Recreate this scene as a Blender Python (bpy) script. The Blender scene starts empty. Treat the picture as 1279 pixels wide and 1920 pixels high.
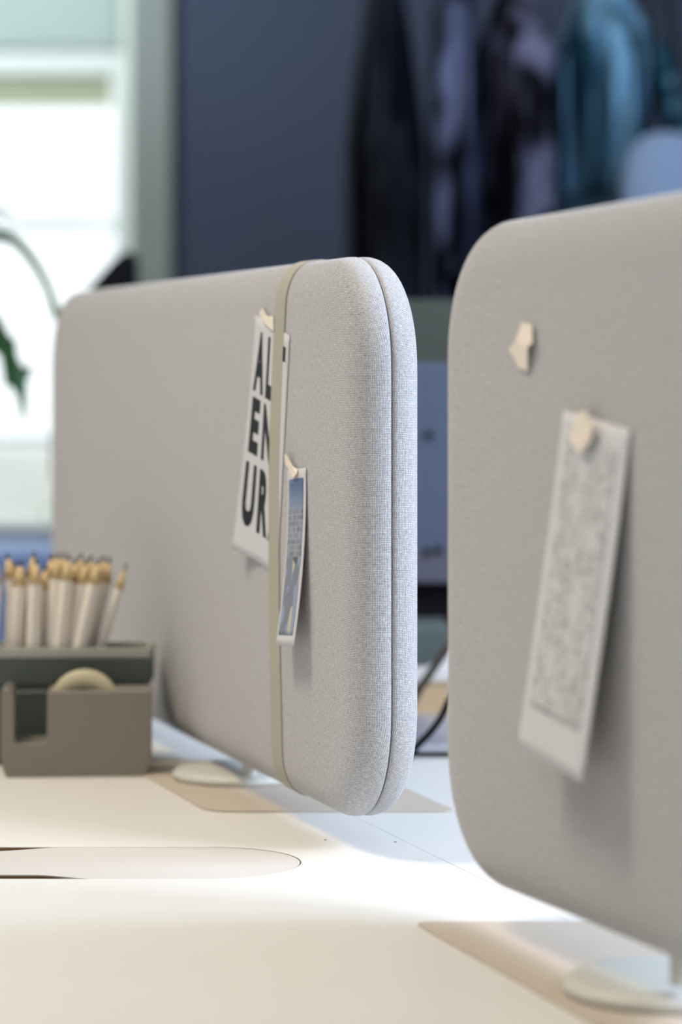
import bpy, bmesh, math, random
from mathutils import Vector, Matrix
random.seed(7)
C = bpy.context.scene.collection
PI = math.pi

# ------------------------------------------------------------------ camera, world, lights, exposure
F, CX, HY, CH, TZ = 5333.0, 639.5, 696.0, 1.102, 0.75      # focal length in px, principal x, horizon row, camera height, desk height
cam_d = bpy.data.cameras.new('camera')
cam = bpy.data.objects.new('camera', cam_d); C.objects.link(cam)
cam.location = (0, 0, CH); cam.rotation_euler = (PI/2, 0, 0)
cam_d.sensor_fit = 'VERTICAL'; cam_d.sensor_height = 36; cam_d.lens = F/1920*36
cam_d.shift_y = (HY-960)/1920.0
cam_d.clip_end = 300
cam_d.dof.use_dof = True; cam_d.dof.focus_distance = 2.04; cam_d.dof.aperture_fstop = 4.1
bpy.context.scene.camera = cam

world = bpy.data.worlds.new('sky'); bpy.context.scene.world = world
world.use_nodes = True
wn = world.node_tree.nodes; wn['Background'].inputs[0].default_value = (0.93, 0.97, 1.0, 1); wn['Background'].inputs[1].default_value = 1.9

def area(name, loc, target, sx, sy, power, col):
    d = bpy.data.lights.new(name, 'AREA'); d.shape = 'RECTANGLE'; d.size = sx; d.size_y = sy; d.energy = power; d.color = col
    o = bpy.data.objects.new(name, d); C.objects.link(o); o.location = loc
    o.rotation_euler = (Vector(target)-Vector(loc)).to_track_quat('-Z', 'Y').to_euler()
    return o
area('daylight_right_window', (1.97, 2.06, 2.28), (0, 2.06, .9), 0.70, 1.05, 42, (0.52, 0.71, 1.0))
area('daylight_near_right_window', (1.97, 0.95, 2.28), (0.05, 2.05, .95), 0.9, 0.85, 72, (0.80, 0.86, 1.0))
area('ceiling_lamp_left', (-1.55, 2.9, 2.93), (-0.3, 2.2, 0.8), 0.5, 0.5, 11, (1.0, 0.95, 0.90))
area('ceiling_lamp_over_desk', (-0.95, 2.05, 2.93), (-0.35, 2.0, 0.8), 0.45, 0.5, 36, (1.0, 0.83, 0.61))
area('added_light_by_window', (-1.1, 5.7, 2.93), (-0.9, 6.7, 1.2), 0.8, 0.4, 42, (0.9, 1.0, 0.98))  # added light that brightens the window frame, not a known ceiling fitting
area('added_fill_rear', (-0.7, -0.6, 2.93), (-0.2, 1.6, 0.7), 1.2, 1.2, 22, (1.0, 0.90, 0.80))  # added soft fill behind the camera, standing in for room bounce

vs = bpy.context.scene.view_settings
vs.view_transform = 'Standard'; vs.look = 'None'; vs.gamma = 1.0; vs.use_curve_mapping = False
vs.exposure = -0.25
bpy.context.scene.cycles.use_denoising = True
bpy.context.scene.cycles.max_bounces = 8

# ------------------------------------------------------------------ helpers
def P(x, y, Y):
    return Vector(((x-CX)*Y/F, Y, CH-(y-HY)*Y/F))
def tab(x, y, z=TZ):
    Y = (CH-z)*F/(y-HY); return Vector(((x-CX)*Y/F, Y, z))

def s2l(c):
    return tuple(((v/255)/12.92 if v/255 <= .04045 else ((v/255+.055)/1.055)**2.4) for v in c)
def mat(name, col, rough=.6, metal=0, bump=0, bscale=200, var=0, vscale=6, alpha=1, coat=0):
    m = bpy.data.materials.new(name); m.use_nodes = True
    n, l = m.node_tree.nodes, m.node_tree.links; b = n['Principled BSDF']
    b.inputs['Base Color'].default_value = (*col, 1); b.inputs['Roughness'].default_value = rough; b.inputs['Metallic'].default_value = metal
    b.inputs['Alpha'].default_value = alpha
    tc = n.new('ShaderNodeTexCoord')
    if var:
        no = n.new('ShaderNodeTexNoise'); no.inputs['Scale'].default_value = vscale; no.inputs['Detail'].default_value = 4
        l.new(tc.outputs['Object'], no.inputs['Vector'])
        mx = n.new('ShaderNodeMix'); mx.data_type = 'RGBA'
        mx.inputs[6].default_value = (*[c*(1-var) for c in col], 1); mx.inputs[7].default_value = (*[min(1, c*(1+var)) for c in col], 1)
        l.new(no.outputs['Fac'], mx.inputs[0]); l.new(mx.outputs[2], b.inputs['Base Color'])
    if bump:
        no = n.new('ShaderNodeTexNoise'); no.inputs['Scale'].default_value = bscale
        l.new(tc.outputs['Object'], no.inputs['Vector'])
        bu = n.new('ShaderNodeBump'); bu.inputs['Strength'].default_value = bump; bu.inputs['Distance'].default_value = .001
        l.new(no.outputs['Fac'], bu.inputs['Height']); l.new(bu.outputs[0], b.inputs['Normal'])
    return m

def link(name, me, m=None, parent=None, smooth=False):
    o = bpy.data.objects.new(name, me); C.objects.link(o)
    if m: me.materials.append(m)
    if parent: o.parent = parent
    if smooth:
        for p in me.polygons: p.use_smooth = True
    return o
def obj(name, bm, m=None, parent=None, smooth=False, bevel=0, seg=2):
    bmesh.ops.recalc_face_normals(bm, faces=bm.faces)
    me = bpy.data.meshes.new(name); bm.to_mesh(me); bm.free()
    o = link(name, me, m, parent, smooth)
    if bevel:
        md = o.modifiers.new('bevel', 'BEVEL'); md.width = bevel; md.segments = seg; md.limit_method = 'ANGLE'; md.angle_limit = .6
    return o
def tag(o, label=None, cat=None, group=None, kind=None):
    if label: o['label'] = label
    if cat: o['category'] = cat
    if group: o['group'] = group
    if kind: o['kind'] = kind
    return o
def thing(name, label, cat, loc=(0, 0, 0), rotz=0, group=None):
    o = bpy.data.objects.new(name, None); C.objects.link(o); o.location = loc; o.rotation_euler = (0, 0, rotz)
    o.empty_display_size = .05
    return tag(o, label, cat, group)
def struct(name, bm, m, parent=None, label=None, bevel=0):
    o = obj(name, bm, m, parent, bevel=bevel)
    if parent is None: o['kind'] = 'structure'
    if label: o['label'] = label
    return o
def box(bm, x0, x1, y0, y1, z0, z1):
    v = [bm.verts.new((x, y, z)) for x in (x0, x1) for y in (y0, y1) for z in (z0, z1)]
    for f in ((0, 1, 3, 2), (4, 6, 7, 5), (0, 4, 5, 1), (2, 3, 7, 6), (0, 2, 6, 4), (1, 5, 7, 3)): bm.faces.new([v[i] for i in f])
    return bm
def BX(*a):
    return box(bmesh.new(), *a)
def prism(pts, z0, z1, bm=None):          # outline in xy extruded in z
    bm = bm or bmesh.new()
    a = [bm.verts.new((p[0], p[1], z0)) for p in pts]; b = [bm.verts.new((p[0], p[1], z1)) for p in pts]
    n = len(pts)
    bm.faces.new(a[::-1]); bm.faces.new(b)
    for i in range(n): bm.faces.new((a[i], a[(i+1) % n], b[(i+1) % n], b[i]))
    return bm
def prism_y(pts, y0, y1, bm=None):        # outline in xz extruded in y
    bm = bm or bmesh.new()
    a = [bm.verts.new((p[0], y0, p[1])) for p in pts]; b = [bm.verts.new((p[0], y1, p[1])) for p in pts]
    n = len(pts)
    bm.faces.new(a[::-1]); bm.faces.new(b)
    for i in range(n): bm.faces.new((a[i], a[(i+1) % n], b[(i+1) % n], b[i]))
    return bm
def lathe(prof, n=48, bm=None, c=(0, 0, 0)):   # prof: (r, z)
    bm = bm or bmesh.new(); rings = []
    for r, z in prof:
        if r < 1e-6: rings.append([bm.verts.new((c[0], c[1], c[2]+z))])
        else: rings.append([bm.verts.new((c[0]+r*math.cos(2*PI*i/n), c[1]+r*math.sin(2*PI*i/n), c[2]+z)) for i in range(n)])
    for a, b in zip(rings, rings[1:]):
        for i in range(n):
            j = (i+1) % n
            if len(a) == 1 and len(b) == 1: continue
            if len(a) == 1: bm.faces.new((a[0], b[i], b[j]))
            elif len(b) == 1: bm.faces.new((a[i], a[j], b[0]))
            else: bm.faces.new((a[i], a[j], b[j], b[i]))
    return bm
def tube(pts, rad, n=10, bm=None):
    bm = bm or bmesh.new(); pts = [Vector(p) for p in pts]; rings = []
    rads = rad if isinstance(rad, (list, tuple)) else [rad]*len(pts)
    up = Vector((0.13, 0.21, 1)).normalized()
    for i, p in enumerate(pts):
        t = (pts[min(i+1, len(pts)-1)]-pts[max(i-1, 0)]).normalized()
        a = t.cross(up); a = a.normalized() if a.length > 1e-4 else t.cross(Vector((1, 0, 0))).normalized()
        b = t.cross(a).normalized(); up = b if b.dot(up) > 0 else -b
        a = t.cross(up).normalized(); b = up
        rings.append([bm.verts.new(p+(a*math.cos(2*PI*k/n)+b*math.sin(2*PI*k/n))*rads[i]) for k in range(n)])
    for r, s in zip(rings, rings[1:]):
        for k in range(n): bm.faces.new((r[k], r[(k+1) % n], s[(k+1) % n], s[k]))
    bm.faces.new(rings[0][::-1]); bm.faces.new(rings[-1])
    return bm
def catmull(pts, k=8):
    pts = [Vector(p) for p in pts]; out = []
    q = [pts[0]]+pts+[pts[-1]]
    for i in range(1, len(q)-2):
        for s in range(k):
            t = s/k; a, b, c, d = q[i-1], q[i], q[i+1], q[i+2]
            out.append(.5*((2*b)+(c-a)*t+(2*a-5*b+4*c-d)*t*t+(3*b-a-3*c+d)*t**3))
    out.append(pts[-1]); return out

# ------------------------------------------------------------------ materials
def fabric(name, base, pitch=.00122):
    m = bpy.data.materials.new(name); m.use_nodes = True
    n, l = m.node_tree.nodes, m.node_tree.links; b = n['Principled BSDF']
    b.inputs['Roughness'].default_value = .9
    b.inputs['Sheen Weight'].default_value = .25; b.inputs['Sheen Roughness'].default_value = .5
    uv = n.new('ShaderNodeUVMap'); uv.uv_map = 'UVMap'
    sep = n.new('ShaderNodeSeparateXYZ'); l.new(uv.outputs[0], sep.inputs[0])
    # slow wander of the threads
    wob = n.new('ShaderNodeTexNoise'); wob.inputs['Scale'].default_value = 60; wob.inputs['Detail'].default_value = 2; l.new(uv.outputs[0], wob.inputs['Vector'])
    def M(op, a, bb=None):
        q = n.new('ShaderNodeMath'); q.operation = op
        for i, v in enumerate((a, bb)):
            if v is None: continue
            if isinstance(v, (int, float)): q.inputs[i].default_value = v
            else: l.new(v, q.inputs[i])
        return q.outputs[0]
    w = M('MULTIPLY', wob.outputs['Fac'], 5.0)
    su = M('ABSOLUTE', M('SINE', M('ADD', M('MULTIPLY', sep.outputs[0], PI/pitch), w)))
    sv = M('ABSOLUTE', M('SINE', M('ADD', M('MULTIPLY', sep.outputs[1], PI/pitch), w)))
    hole = M('MULTIPLY', M('SUBTRACT', 1.0, M('POWER', su, 1.3)), M('SUBTRACT', 1.0, M('POWER', sv, 1.3)))   # 1 in the gaps between threads
    thr = M('MAXIMUM', su, sv)
    # coloured yarn: streaky noise along each thread direction
    mp1 = n.new('ShaderNodeMapping'); mp1.inputs['Scale'].default_value = (260, 1100, 1); l.new(uv.outputs[0], mp1.inputs[0])
    mp2 = n.new('ShaderNodeMapping'); mp2.inputs['Scale'].default_value = (1100, 260, 1); l.new(uv.outputs[0], mp2.inputs[0])
    n1 = n.new('ShaderNodeTexNoise'); n1.inputs['Scale'].default_value = 1; l.new(mp1.outputs[0], n1.inputs['Vector'])
    n2 = n.new('ShaderNodeTexNoise'); n2.inputs['Scale'].default_value = 1; l.new(mp2.outputs[0], n2.inputs['Vector'])
    yn = M('MULTIPLY', M('ADD', n1.outputs['Fac'], n2.outputs['Fac']), .5)
    cr = n.new('ShaderNodeValToRGB'); cr.color_ramp.elements[0].position = .34; cr.color_ramp.elements[1].position = .64
    cr.color_ramp.elements[0].color = (*[c*.62 for c in base], 1); cr.color_ramp.elements[1].color = (*[min(.9, c*1.18) for c in base], 1)
    l.new(yn, cr.inputs[0])
    mx = n.new('ShaderNodeMix'); mx.data_type = 'RGBA'; l.new(M('MULTIPLY', hole, 1.3), mx.inputs[0]); mx.clamp_factor = True
    l.new(cr.outputs[0], mx.inputs[6]); mx.inputs[7].default_value = (.07, .07, .09, 1)
    l.new(mx.outputs[2], b.inputs['Base Color'])
    h = M('ADD', M('MULTIPLY', thr, .8), M('MULTIPLY', yn, .4))
    bu = n.new('ShaderNodeBump'); bu.inputs['Strength'].default_value = .6; bu.inputs['Distance'].default_value = .0004
    l.new(h, bu.inputs['Height']); l.new(bu.outputs[0], b.inputs['Normal'])
    return m
FAB = fabric('light grey woven fabric', (.53, .532, .545))
M_top = mat('cream white laminate', (.80, .785, .745), .4, var=.02, vscale=9, bump=.05, bscale=900)
M_edge = mat('desk edge', (.55, .45, .33), .5)
M_leg = mat('desk leg metal', (.62, .62, .6), .4, .5)
M_pad = mat('beige linoleum', (.56, .485, .40), .6, var=.05, vscale=30)
M_lid = mat('beige hatch lid', (.66, .625, .585), .45, var=.02, vscale=20)
M_brown = mat('brown slot lining', (.20, .11, .045), .7, var=.2, vscale=60)
M_white_metal = mat('white powder coated steel', (.62, .62, .57), .42)
M_strap = mat('khaki elastic', (.42, .405, .335), .75, bump=.4, bscale=1500)
M_paper = mat('white paper', (.63, .635, .66), .6)
M_ink = mat('black ink', (.006, .010, .014), .8)
M_tape = mat('cream masking tape', (.86, .77, .66), .6, bump=.2, bscale=400)
M_disp = mat('warm grey dispenser', (.225, .20, .172), .5, bump=.1, bscale=800)
M_roll = mat('yellowish clear tape', (.62, .56, .38), .3)
M_film = mat('clear tape film', (.8, .8, .7), .15, alpha=.12)
M_core = mat('tape roll core', (.55, .42, .2), .6)
M_green = mat('dark green lacquer', (.065, .082, .075), .42)
M_rim = mat('pale green rim', (.36, .38, .33), .5)
M_pencil = mat('whitewashed pencil wood', (.80, .74, .67), .55, var=.08, vscale=40)
M_cone = mat('sharpened pencil wood', (.68, .51, .28), .7, var=.1, vscale=90)
M_lead = mat('graphite', (.06, .055, .06), .4)
M_wall = mat('pale wall paint', (.66, .68, .67), .8, bump=.1, bscale=300)
M_ceil = mat('white ceiling', (.8, .8, .78), .9)
M_floor = mat('grey carpet floor', (.16, .16, .165), .95, var=.2, vscale=120)
M_frame = mat('white window frame', (.82, .86, .84), .5)
M_frame2 = mat('greenish inner frame', (.42, .46, .31), .5)
M_col = mat('grey green trim', (.24, .27, .26), .7)
M_black = mat('black plastic', (.006, .006, .008), .8)
M_black.node_tree.nodes['Principled BSDF'].inputs['Specular IOR Level'].default_value = .15
M_mon = mat('blue grey monitor shell', (.055, .075, .13), .5)
M_part = mat('dark green grey felt', (.055, .07, .062), .9, bump=.3, bscale=400)
M_card = mat('tan cardboard', (.50, .38, .24), .8, var=.08, vscale=50)
M_alu = mat('silver aluminium', (.50, .51, .58), .35, .6)
M_leaf = mat('dark green leaf', (.018, .085, .025), .45, var=.25, vscale=25)
M_stem = mat('green brown stem', (.05, .10, .06), .6)
M_pot = mat('white plant pot', (.7, .7, .68), .4)
M_soil = mat('potting soil', (.05, .035, .025), .95, bump=.8, bscale=150)

def navy_cloth():
    m = mat('navy felt wall', (.055, .075, .125), .95, bump=.3, bscale=500)
    n, l = m.node_tree.nodes, m.node_tree.links
    tc = n.new('ShaderNodeTexCoord'); w = n.new('ShaderNodeTexWave'); w.wave_type = 'BANDS'; w.bands_direction = 'X'
    w.inputs['Scale'].default_value = 22; w.inputs['Distortion'].default_value = 1.0; l.new(tc.outputs['Object'], w.inputs['Vector'])
    mx = n.new('ShaderNodeMix'); mx.data_type = 'RGBA'; l.new(w.outputs['Fac'], mx.inputs[0])
    mx.inputs[6].default_value = (.040, .053, .092, 1); mx.inputs[7].default_value = (.055, .070, .118, 1)
    l.new(mx.outputs[2], n['Principled BSDF'].inputs['Base Color'])
    return m
M_navy = navy_cloth()
def glass():
    m = bpy.data.materials.new('window glass'); m.use_nodes = True
    n, l = m.node_tree.nodes, m.node_tree.links; n.remove(n['Principled BSDF'])
    t = n.new('ShaderNodeBsdfTransparent'); t.inputs[0].default_value = (.97, .985, .98, 1)
    g = n.new('ShaderNodeBsdfGlossy'); g.inputs['Roughness'].default_value = .02
    mx = n.new('ShaderNodeMixShader'); mx.inputs[0].default_value = .06
    l.new(t.outputs[0], mx.inputs[1]); l.new(g.outputs[0], mx.inputs[2]); l.new(mx.outputs[0], n['Material Output'].inputs[0])
    return m
M_glass = glass()
def blind():
    m = bpy.data.materials.new('translucent blind cloth'); m.use_nodes = True
    n, l = m.node_tree.nodes, m.node_tree.links; n.remove(n['Principled BSDF'])
    t = n.new('ShaderNodeBsdfTranslucent'); t.inputs[0].default_value = (.72, .80, .78, 1)
    g = n.new('ShaderNodeBsdfDiffuse'); g.inputs[0].default_value = (.6, .68, .66, 1)
    mx = n.new('ShaderNodeMixShader'); mx.inputs[0].default_value = .45
    l.new(t.outputs[0], mx.inputs[1]); l.new(g.outputs[0], mx.inputs[2]); l.new(mx.outputs[0], n['Material Output'].inputs[0])
    return m
M_blind = blind()

# ------------------------------------------------------------------ room shell
RX0, RX1, RY0, RY1, RZ = -3.0, 2.1, -2.4, 6.8, 3.0
struct('floor', BX(RX0-.1, RX1+.1, RY0-.1, RY1+.2, -.1, 0), M_floor)
struct('ceiling', BX(RX0-.1, RX1+.1, RY0-.1, RY1+.2, RZ, RZ+.1), M_ceil)
struct('wall_left', BX(RX0-.1, RX0, RY0-.1, RY1+.2, 0, RZ), M_wall)
struct('wall_front', BX(RX0, RX1, RY0-.1, RY0, 0, RZ), M_wall)
# right wall with its window opening
wy0, wy1, wz0, wz1 = 1.64, 2.48, 1.62, 2.90
bm = BX(RX1, RX1+.2, RY0, .4, 0, RZ); box(bm, RX1, RX1+.2, 1.5, wy0, 0, RZ); box(bm, RX1, RX1+.2, wy1, RY1+.2, 0, RZ); box(bm, RX1, RX1+.2, .4, 1.5, 0, wz0); box(bm, RX1, RX1+.2, .4, 1.5, wz1, RZ); box(bm, RX1, RX1+.2, wy0, wy1, 0, wz0); box(bm, RX1, RX1+.2, wy0, wy1, wz1, RZ)
struct('wall_right', bm, M_wall)
w2 = bpy.data.objects.new('window_2', None); C.objects.link(w2); w2['kind'] = 'structure'
bm = bmesh.new()
for a in ((wy0, wy0+.05, wz0, wz1), (wy1-.05, wy1, wz0, wz1), (wy0, wy1, wz0, wz0+.05), (wy0, wy1, wz1-.05, wz1)): box(bm, RX1+.05, RX1+.12, *a)
obj('window_frame', bm, M_frame, w2)
obj('pane', BX(RX1+.08, RX1+.088, wy0, wy1, wz0, wz1), M_glass, w2)
w3 = bpy.data.objects.new('window_3', None); C.objects.link(w3); w3['kind'] = 'structure'
bm = bmesh.new()
for a in ((.4, .45, wz0, wz1), (1.45, 1.5, wz0, wz1), (.4, 1.5, wz0, wz0+.05), (.4, 1.5, wz1-.05, wz1)): box(bm, RX1+.05, RX1+.12, *a)
obj('window_frame', bm, M_frame, w3)
obj('pane', BX(RX1+.08, RX1+.088, .4, 1.5, wz0, wz1), M_glass, w3)
# back wall: the pale bay with the window at left, then the grey green trim, then the navy felt wall
def bx_(x): return (x-CX)*RY1/F
def bz_(y): return CH-(y-HY)*RY1/F
ox0, ox1, oz0, oz1 = -2.3, bx_(250), bz_(978), 2.45
bm = BX(RX0, ox0, RY1, RY1+.2, 0, RZ); box(bm, ox0, ox1, RY1, RY1+.2, 0, oz0); box(bm, ox0, ox1, RY1, RY1+.2, oz1, RZ)
box(bm, ox1, RX1, RY1, RY1+.2, 0, RZ)
struct('wall_back', bm, M_wall)
struct('trim_1', BX(bx_(250), bx_(327), RY1-.10, RY1-.002, 0, RZ), M_col, bevel=.006)
tag(struct('wall_navy', BX(bx_(334), RX1, RY1-.07, RY1-.004, 0, RZ), M_navy), kind='structure', label='navy blue felt wall lining behind the coats')
w1 = bpy.data.objects.new('window_1', None); C.objects.link(w1); w1['kind'] = 'structure'
bm = bmesh.new(); ya, yb = RY1+.02, RY1+.09
box(bm, bx_(214), ox1, ya, yb, oz0, oz1); box(bm, ox0, ox0+.05, ya, yb, oz0, oz1)
box(bm, ox0, bx_(214), ya, yb, bz_(138), bz_(84)); box(bm, ox0, bx_(214), ya, yb, bz_(986), bz_(970))
box(bm, -1.25, -1.19, ya, yb, oz0, oz1)
obj('window_frame', bm, M_frame, w1)
tag(obj('inner_frame', BX(ox0+.05, bx_(205), ya+.015, yb-.01, bz_(193), bz_(138)), M_frame2, w1), label='olive tinted inner window rail')
bm = BX(ox0+.05, bx_(212), yb, yb+.02, bz_(428), bz_(406)); box(bm, ox0+.05, bx_(212), yb, yb+.02, bz_(838), bz_(820))
obj('glazing_bar', bm, M_frame, w1)
obj('pane', BX(ox0, ox1, yb+.03, yb+.036, oz0, oz1), M_glass, w1)
obj('window_sill', BX(ox0-.05, ox1+.0, RY1-.08, RY1+.02, bz_(990), bz_(980)), M_frame, w1, bevel=.003)
b = obj('roller_blind', BX(ox0+.02, bx_(222), RY1+.004, RY1+.007, bz_(86), oz1-.01), M_blind)
tag(b, 'pale grey green roller blind pulled down over top of bright window', 'blind')
struct('terrace', BX(-12, 8, 7.2, 40, -.4, -.3), mat('outdoor pale paving', (.62, .62, .58), .9, var=.05))['label'] = 'pale ground outside'
tag(obj('parapet', BX(-5, 3, 10.0, 10.2, -.3, CH-(842-HY)*10/F), mat('white parapet', (.86, .86, .84), .8), None), kind='structure', label='white garden wall outside window')
bm = bmesh.new()
random.seed(3)
for i in range(900):
    x = random.uniform(-3, 1); y = random.uniform(9.3, 9.75); z = random.uniform(-.3, CH-(962-HY)*9.5/F)
    s = .03; a = random.uniform(0, PI); v = Vector((math.cos(a), math.sin(a), random.uniform(-.6, .6))).normalized()*s; u = v.cross(Vector((random.random(), random.random(), random.random()))).normalized()*s*.6
    p = Vector((x, y, z)); bm.faces.new([bm.verts.new(p-v), bm.verts.new(p+u), bm.verts.new(p+v), bm.verts.new(p-u)])
tag(obj('hedge', bm, mat('pale green hedge leaves', (.35, .5, .2), .7)), 'pale green low hedge outside below window', 'hedge', kind='stuff')

# low blue cabinet under the window
cab = thing('low_cabinet', 'blue low cabinet standing under the bright window', 'cabinet', (-1.35, 6.35, 0))
M_blue = mat('blue lacquered board', (.19, .28, .52), .5)
obj('body', BX(-.9, .85, -.2, .22, .05, bz_(1000)+.0), M_blue, cab, bevel=.004)
for i in range(4):
    d = obj('door', BX(-.895+i*.437, -.463+i*.437, -.218, -.2, .07, bz_(1000)-.02), M_blue, cab, bevel=.002)
    obj('knob', lathe([(0, 0), (.01, 0), (.01, .02), (0, .02)], 16, c=(-.5+i*.437, -.23, .55)), M_alu, d)
obj('plinth', BX(-.88, .83, -.18, .2, 0, .05), M_black, cab)

# ------------------------------------------------------------------ desks
def seamX(Y): return .007+(2.259-Y)*(.0895/.283)
JY = 2.0516                                   # joint between the near and far board
hY0, hY1, hXe = 1.972, 2.104, -.0284; hR = (hY1-hY0)/2; hC = (hY0+hY1)/2; hXl = -.60
def arc(cx, cy, r, a0, a1, n=20): return [(cx+r*math.cos(a0+(a1-a0)*i/n), cy+r*math.sin(a0+(a1-a0)*i/n)) for i in range(n+1)]
rx = 1.0
ja = math.asin((JY-hC)/hR)
g = .0003
near = [(seamX(.25)-g, .25), (seamX(JY)-g, JY-g)] + [(p[0], min(p[1], JY-g)) for p in arc(hXe-hR, hC, hR, ja, -PI/2)] + [(hXl+hR, hY0)] + arc(hXl+hR, hC, hR, -PI/2, -PI-ja+0.0)[1:] + [(-1.25, JY-g), (-1.25, .25)]
far = [(seamX(JY)-g, JY+g), (seamX(3.4)-g, 3.4), (-1.25, 3.4), (-1.25, JY+g)] + arc(hXl+hR, hC, hR, PI-ja, PI/2, 10) + [(hXe-hR, hY1)] + arc(hXe-hR, hC, hR, PI/2, ja, 14)[1:]
def fill_top(pts, z0, z1):
    bm = prism(pts, z0, z1); bmesh.ops.triangulate(bm, faces=[f for f in bm.faces if len(f.verts) > 4]); return bm
def desk(label, pts, legs):
    d = thing('desk', label, 'desk')
    obj('tabletop', fill_top(pts, TZ-.024, TZ), M_top, d)
    for x, y in legs:
        obj('leg', lathe([(0, 0), (.022, 0), (.025, .01), (.025, TZ-.024), (0, TZ-.024)], 24, c=(x, y, 0)), M_leg, d, True)
    return d
desk('cream white desktop board in the foreground, in front of the cable hatch joint', near, [(-1.15, .35), (.45, .35), (-1.15, 1.9), (.02, 1.9)])
dfar = desk('cream white desktop board carrying the grey tape dispenser and pencil box', far, [(-1.15, 2.2), (-.1, 2.3), (-1.15, 3.3), (-.45, 3.3)])
right = [(seamX(.25)+g, .25), (1.5, .25), (1.5, 3.55), (seamX(3.4)+g, 3.55), (seamX(3.4)+g, 3.4)]
desk('white desktop board right of the long seam, carrying the laptop and monitor', right, [(.75, .35), (1.4, .35), (1.4, 3.45), (-.25, 3.45)])
for i, (x, y) in enumerate(((-.0118, 2.1356), (.0405, 2.126))):
    tag(obj('screw_hole', lathe([(0, 0), (.0011, 0), (.0011, .0002), (0, .0002)], 12, c=(x, y, TZ)), M_black, dfar), label='tiny dark hole')

# cable hatch: lid, brown lined tray visible through the two slots
h = thing('cable_hatch', 'long beige rounded cable hatch lid let flush into the foreground desktop', 'cable hatch')
def lidY(x, side):     # distance from hatch centre line to lid edge, narrowing to the left behind the slots
    xs = -.206 if side > 0 else -.166
    t = max(0, min(1, (xs-x)/.05)); t = t*t*(3-2*t)
    full = hR*.993; return full-t*(.016 if side > 0 else .017)
e = .0004
pts = [(p[0]-e-.0003, hC+(p[1]-hC)*.993) for p in arc(hXe-hR, hC, hR-e, -PI/2, PI/2, 40)]
xs = [hXe-hR-.01-i*.006 for i in range(90) if hXe-hR-.01-i*.006 > hXl+hR+.004]
el = hR*.993-.0165
pts += [(x, hC+lidY(x, 1)) for x in xs] + arc(hXl+hR, hC, el, PI/2, 3*PI/2, 24) + [(x, hC-lidY(x, -1)) for x in reversed(xs)]
lid = obj('lid', fill_top(pts, TZ-.0012, TZ-.0003), M_lid, h)
obj('lid_edge', fill_top(pts, TZ-.006, TZ-.0013), M_brown, lid)
tr = [(p[0], p[1]) for p in arc(hXe-hR, hC, hR-.0005, -PI/2, PI/2, 30)]+[(p[0], p[1]) for p in arc(hXl+hR, hC, hR-.0005, PI/2, 3*PI/2, 30)]
obj('tray', fill_top(tr, TZ-.02, TZ-.012), M_brown, h)
wall = bmesh.new()
o_, i_ = tr, [(hXe-hR+(p[0]-(hXe-hR))*.992 if p[0] > -.3 else hXl+hR+(p[0]-hXl-hR)*.992, hC+(p[1]-hC)*.992) for p in tr]
n = len(tr); A = [[wall.verts.new((p[0], p[1], z)) for p in q] for q, z in ((o_, TZ-.0125), (o_, TZ-.0004), (i_, TZ-.0004), (i_, TZ-.0125))]
for k in range(4):
    for j in range(n): wall.faces.new((A[k][j], A[k][(j+1) % n], A[(k+1) % 4][(j+1) % n], A[(k+1) % 4][j]))
obj('lining', wall, M_brown, h)

# pads (parallelograms with a rounded obtuse corner) below the screens
def round_poly(pts, rads, n=10):
    out = []; N = len(pts)
    for i in range(N):
        p = Vector(pts[i]); a = Vector(pts[i-1])-p; b = Vector(pts[(i+1) % N])-p; r = rads[i]
        if r <= 0: out.append(tuple(p)); continue
        an = a.angle(b); d = r/math.tan(an/2); pa = p+a.normalized()*d; pb = p+b.normalized()*d
        c = p+(a.normalized()+b.normalized()).normalized()*(r/math.sin(an/2))
        a0 = math.atan2(*(pa-c).yx); a1 = math.atan2(*(pb-c).yx); da = (a1-a0+PI) % (2*PI)-PI
        out += [(c.x+r*math.cos(a0+da*k/n), c.y+r*math.sin(a0+da*k/n)) for k in range(n+1)]
    return out
def pad(label, p0, w, depth, flip):
    k = .0895/.283
    Y = p0[1]
    if flip: pts = [(p0[0], Y), (p0[0]+w, Y), (p0[0]+w-k*depth, Y+depth), (p0[0]-k*depth, Y+depth)]
    else: pts = [(p0[0]+k*depth, Y-depth), (p0[0]+k*depth+w, Y-depth), (p0[0]+w, Y), (p0[0], Y)]
    pts = round_poly([Vector(q) for q in pts], [.03, .008, .03, .008])
    o = obj('desk_pad', prism(pts, TZ+.0003, TZ+.0016), M_pad)
    return tag(o, label, 'desk pad', 'beige pads under the desk screens')
pad('flat beige slanted pad under the middle screen, beside the tape dispenser', (-.1065, 2.268), .199, .30, True)
pad('flat beige slanted pad under the nearest screen at lower right', (.046, 1.812), .199, .30, False)

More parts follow.
